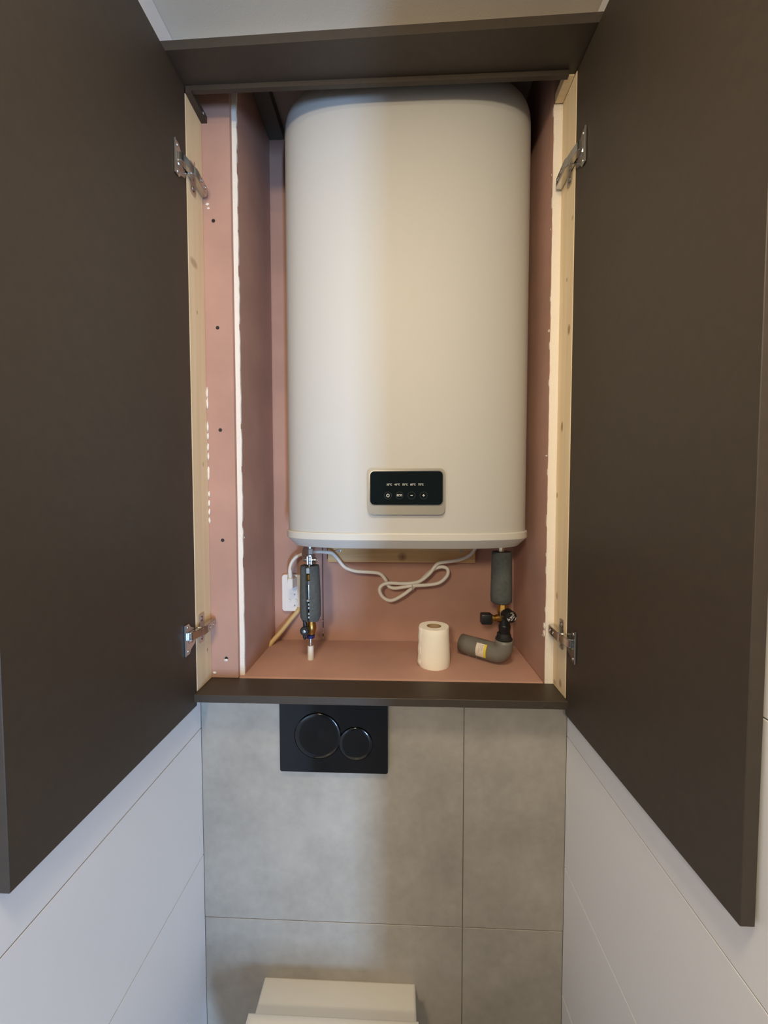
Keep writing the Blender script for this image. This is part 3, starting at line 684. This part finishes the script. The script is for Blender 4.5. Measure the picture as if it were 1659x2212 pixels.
bm = bmesh.new(); rg = lathe(bm, (.0915, .968, FZ + .0005), (0, 0, 1), [(0, .0188), (.0975, .0188), (.0975, .0176), (0, .0176)], 40, False); rel(obj('core', bm, 'card', TR, 50))
bm = bmesh.new(); prev = None
for k in range(12):
    z = FZ + .002 + .096 * k / 11; r0 = .0412 - .0025 * k / 11
    q = []
    for j in range(5):
        a = math.radians(-172 + j * 6); r = r0 + .0012 - .0003 * j + .0006 * math.sin(k * 1.7)
        q.append(bm.verts.new((.0915 + r * math.cos(a), .968 + r * math.sin(a), z)))
    if prev:
        for j in range(4): bm.faces.new((prev[j], prev[j + 1], q[j + 1], q[j]))
    prev = q
o = rel(obj('loose_sheet', bm, 'paper', TR, 60)); sm_ = o.modifiers.new('thick', 'SOLIDIFY'); sm_.thickness = .0004

# ------------------------------------------------------------------ flush plate
FP = empty('flush_plate', (-.1485, YT, .923)); tag(FP, 'glossy black flush plate with two round buttons on the grey tiles', 'flush plate')
bm = bmesh.new(); prism(bm, rrect(-.2735, -.0235, .9230, 1.0870, .003), lambda a, b: (a, YT - .0125, b), lambda a, b: (a, YT + .001, b))
bmesh.ops.bevel(bm, geom=[e for e in bm.edges if e.verts[0].co.y < YT - .01 and e.verts[1].co.y < YT - .01], offset=.0012, segments=2, affect='EDGES')
fpl = rel(obj('plate', bm, 'plate', FP, 40))
for x, z, r, dy in ((-.1845, 1.0095, .0536, 0), (-.0971, .9930, .0385, .0004)):
    p = Vector((x, YT - .0126, z))
    drill(fpl, (x, YT - .0125, z), (0, 1, 0), r + .0012, .0060, 64)
    rel(obj('button_groove', lt((x, YT - .0066, z), (0, -1, 0), [(0, r + .0008), (.0004, r + .0008)], 64), 'plate', FP))
    rel(obj('button', lt(p, (0, -1, 0), [(-.0060, r - .0008), (.0012 + dy, r - .0008), (.0020 + dy, r - .0020), (.0016 + dy, r - .010), (.0011 + dy, 0)], 64), 'plate', FP, 40))

# ------------------------------------------------------------------ wall-hung toilet
XT = -.140; TL = empty('toilet', (XT, YT, .05)); tag(TL, 'white wall-hung toilet with closed lid under the flush plate', 'toilet')
def outline(hw, yback, yfront, n=28, sq=2.6):
    pts = [(XT + hw, yback)]; ys = yback - (yback - yfront) * .42
    for i in range(n + 1):
        a = math.pi * i / n; c, s_ = math.cos(a), math.sin(a)
        pts.append((XT + hw * math.copysign(abs(c) ** (2 / sq), c), ys - (ys - yfront) * abs(s_) ** (2 / 2.2)))
    pts.append((XT - hw, yback)); return pts
def stack(levels):
    bm = bmesh.new(); prev = None
    for (hw, yb_, yf_, z) in levels:
        c = [bm.verts.new((x, y, z)) for x, y in outline(hw, yb_, yf_)]
        if prev:
            for i in range(len(c)): bm.faces.new((prev[i], prev[(i + 1) % len(c)], c[(i + 1) % len(c)], c[i]))
        else: bm.faces.new(c)
        prev = c
    bm.faces.new(prev); return bm
rel(obj('bowl', stack([(.10, YT, .58, .07), (.125, YT, .50, .10), (.15, YT, .42, .20), (.172, YT, .36, .31), (.180, YT, .335, .37), (.182, YT, .332, .395), (.179, YT, .336, .401), (.174, YT - .004, .342, .4035)]), 'ceramic', TL, 40))
rel(obj('seat', stack([(.181, .770, .330, .4045), (.183, .772, .328, .408), (.183, .772, .328, .418), (.181, .770, .330, .420)]), 'ceramic', TL, 40))
rel(obj('lid', stack([(.182, .774, .330, .4205), (.1845, .777, .326, .424), (.1845, .777, .326, .436), (.180, .772, .331, .4405), (.168, .76, .345, .443)]), 'ceramic', TL, 40))
for sx in (-.085, .085):
    bm = bmesh.new(); box(bm, XT + sx - .020, XT + sx + .020, .762, .7765, .4035, .4215, bev=.003, seg=2); rel(obj('seat_hinge', bm, 'ceramic', TL, 40))
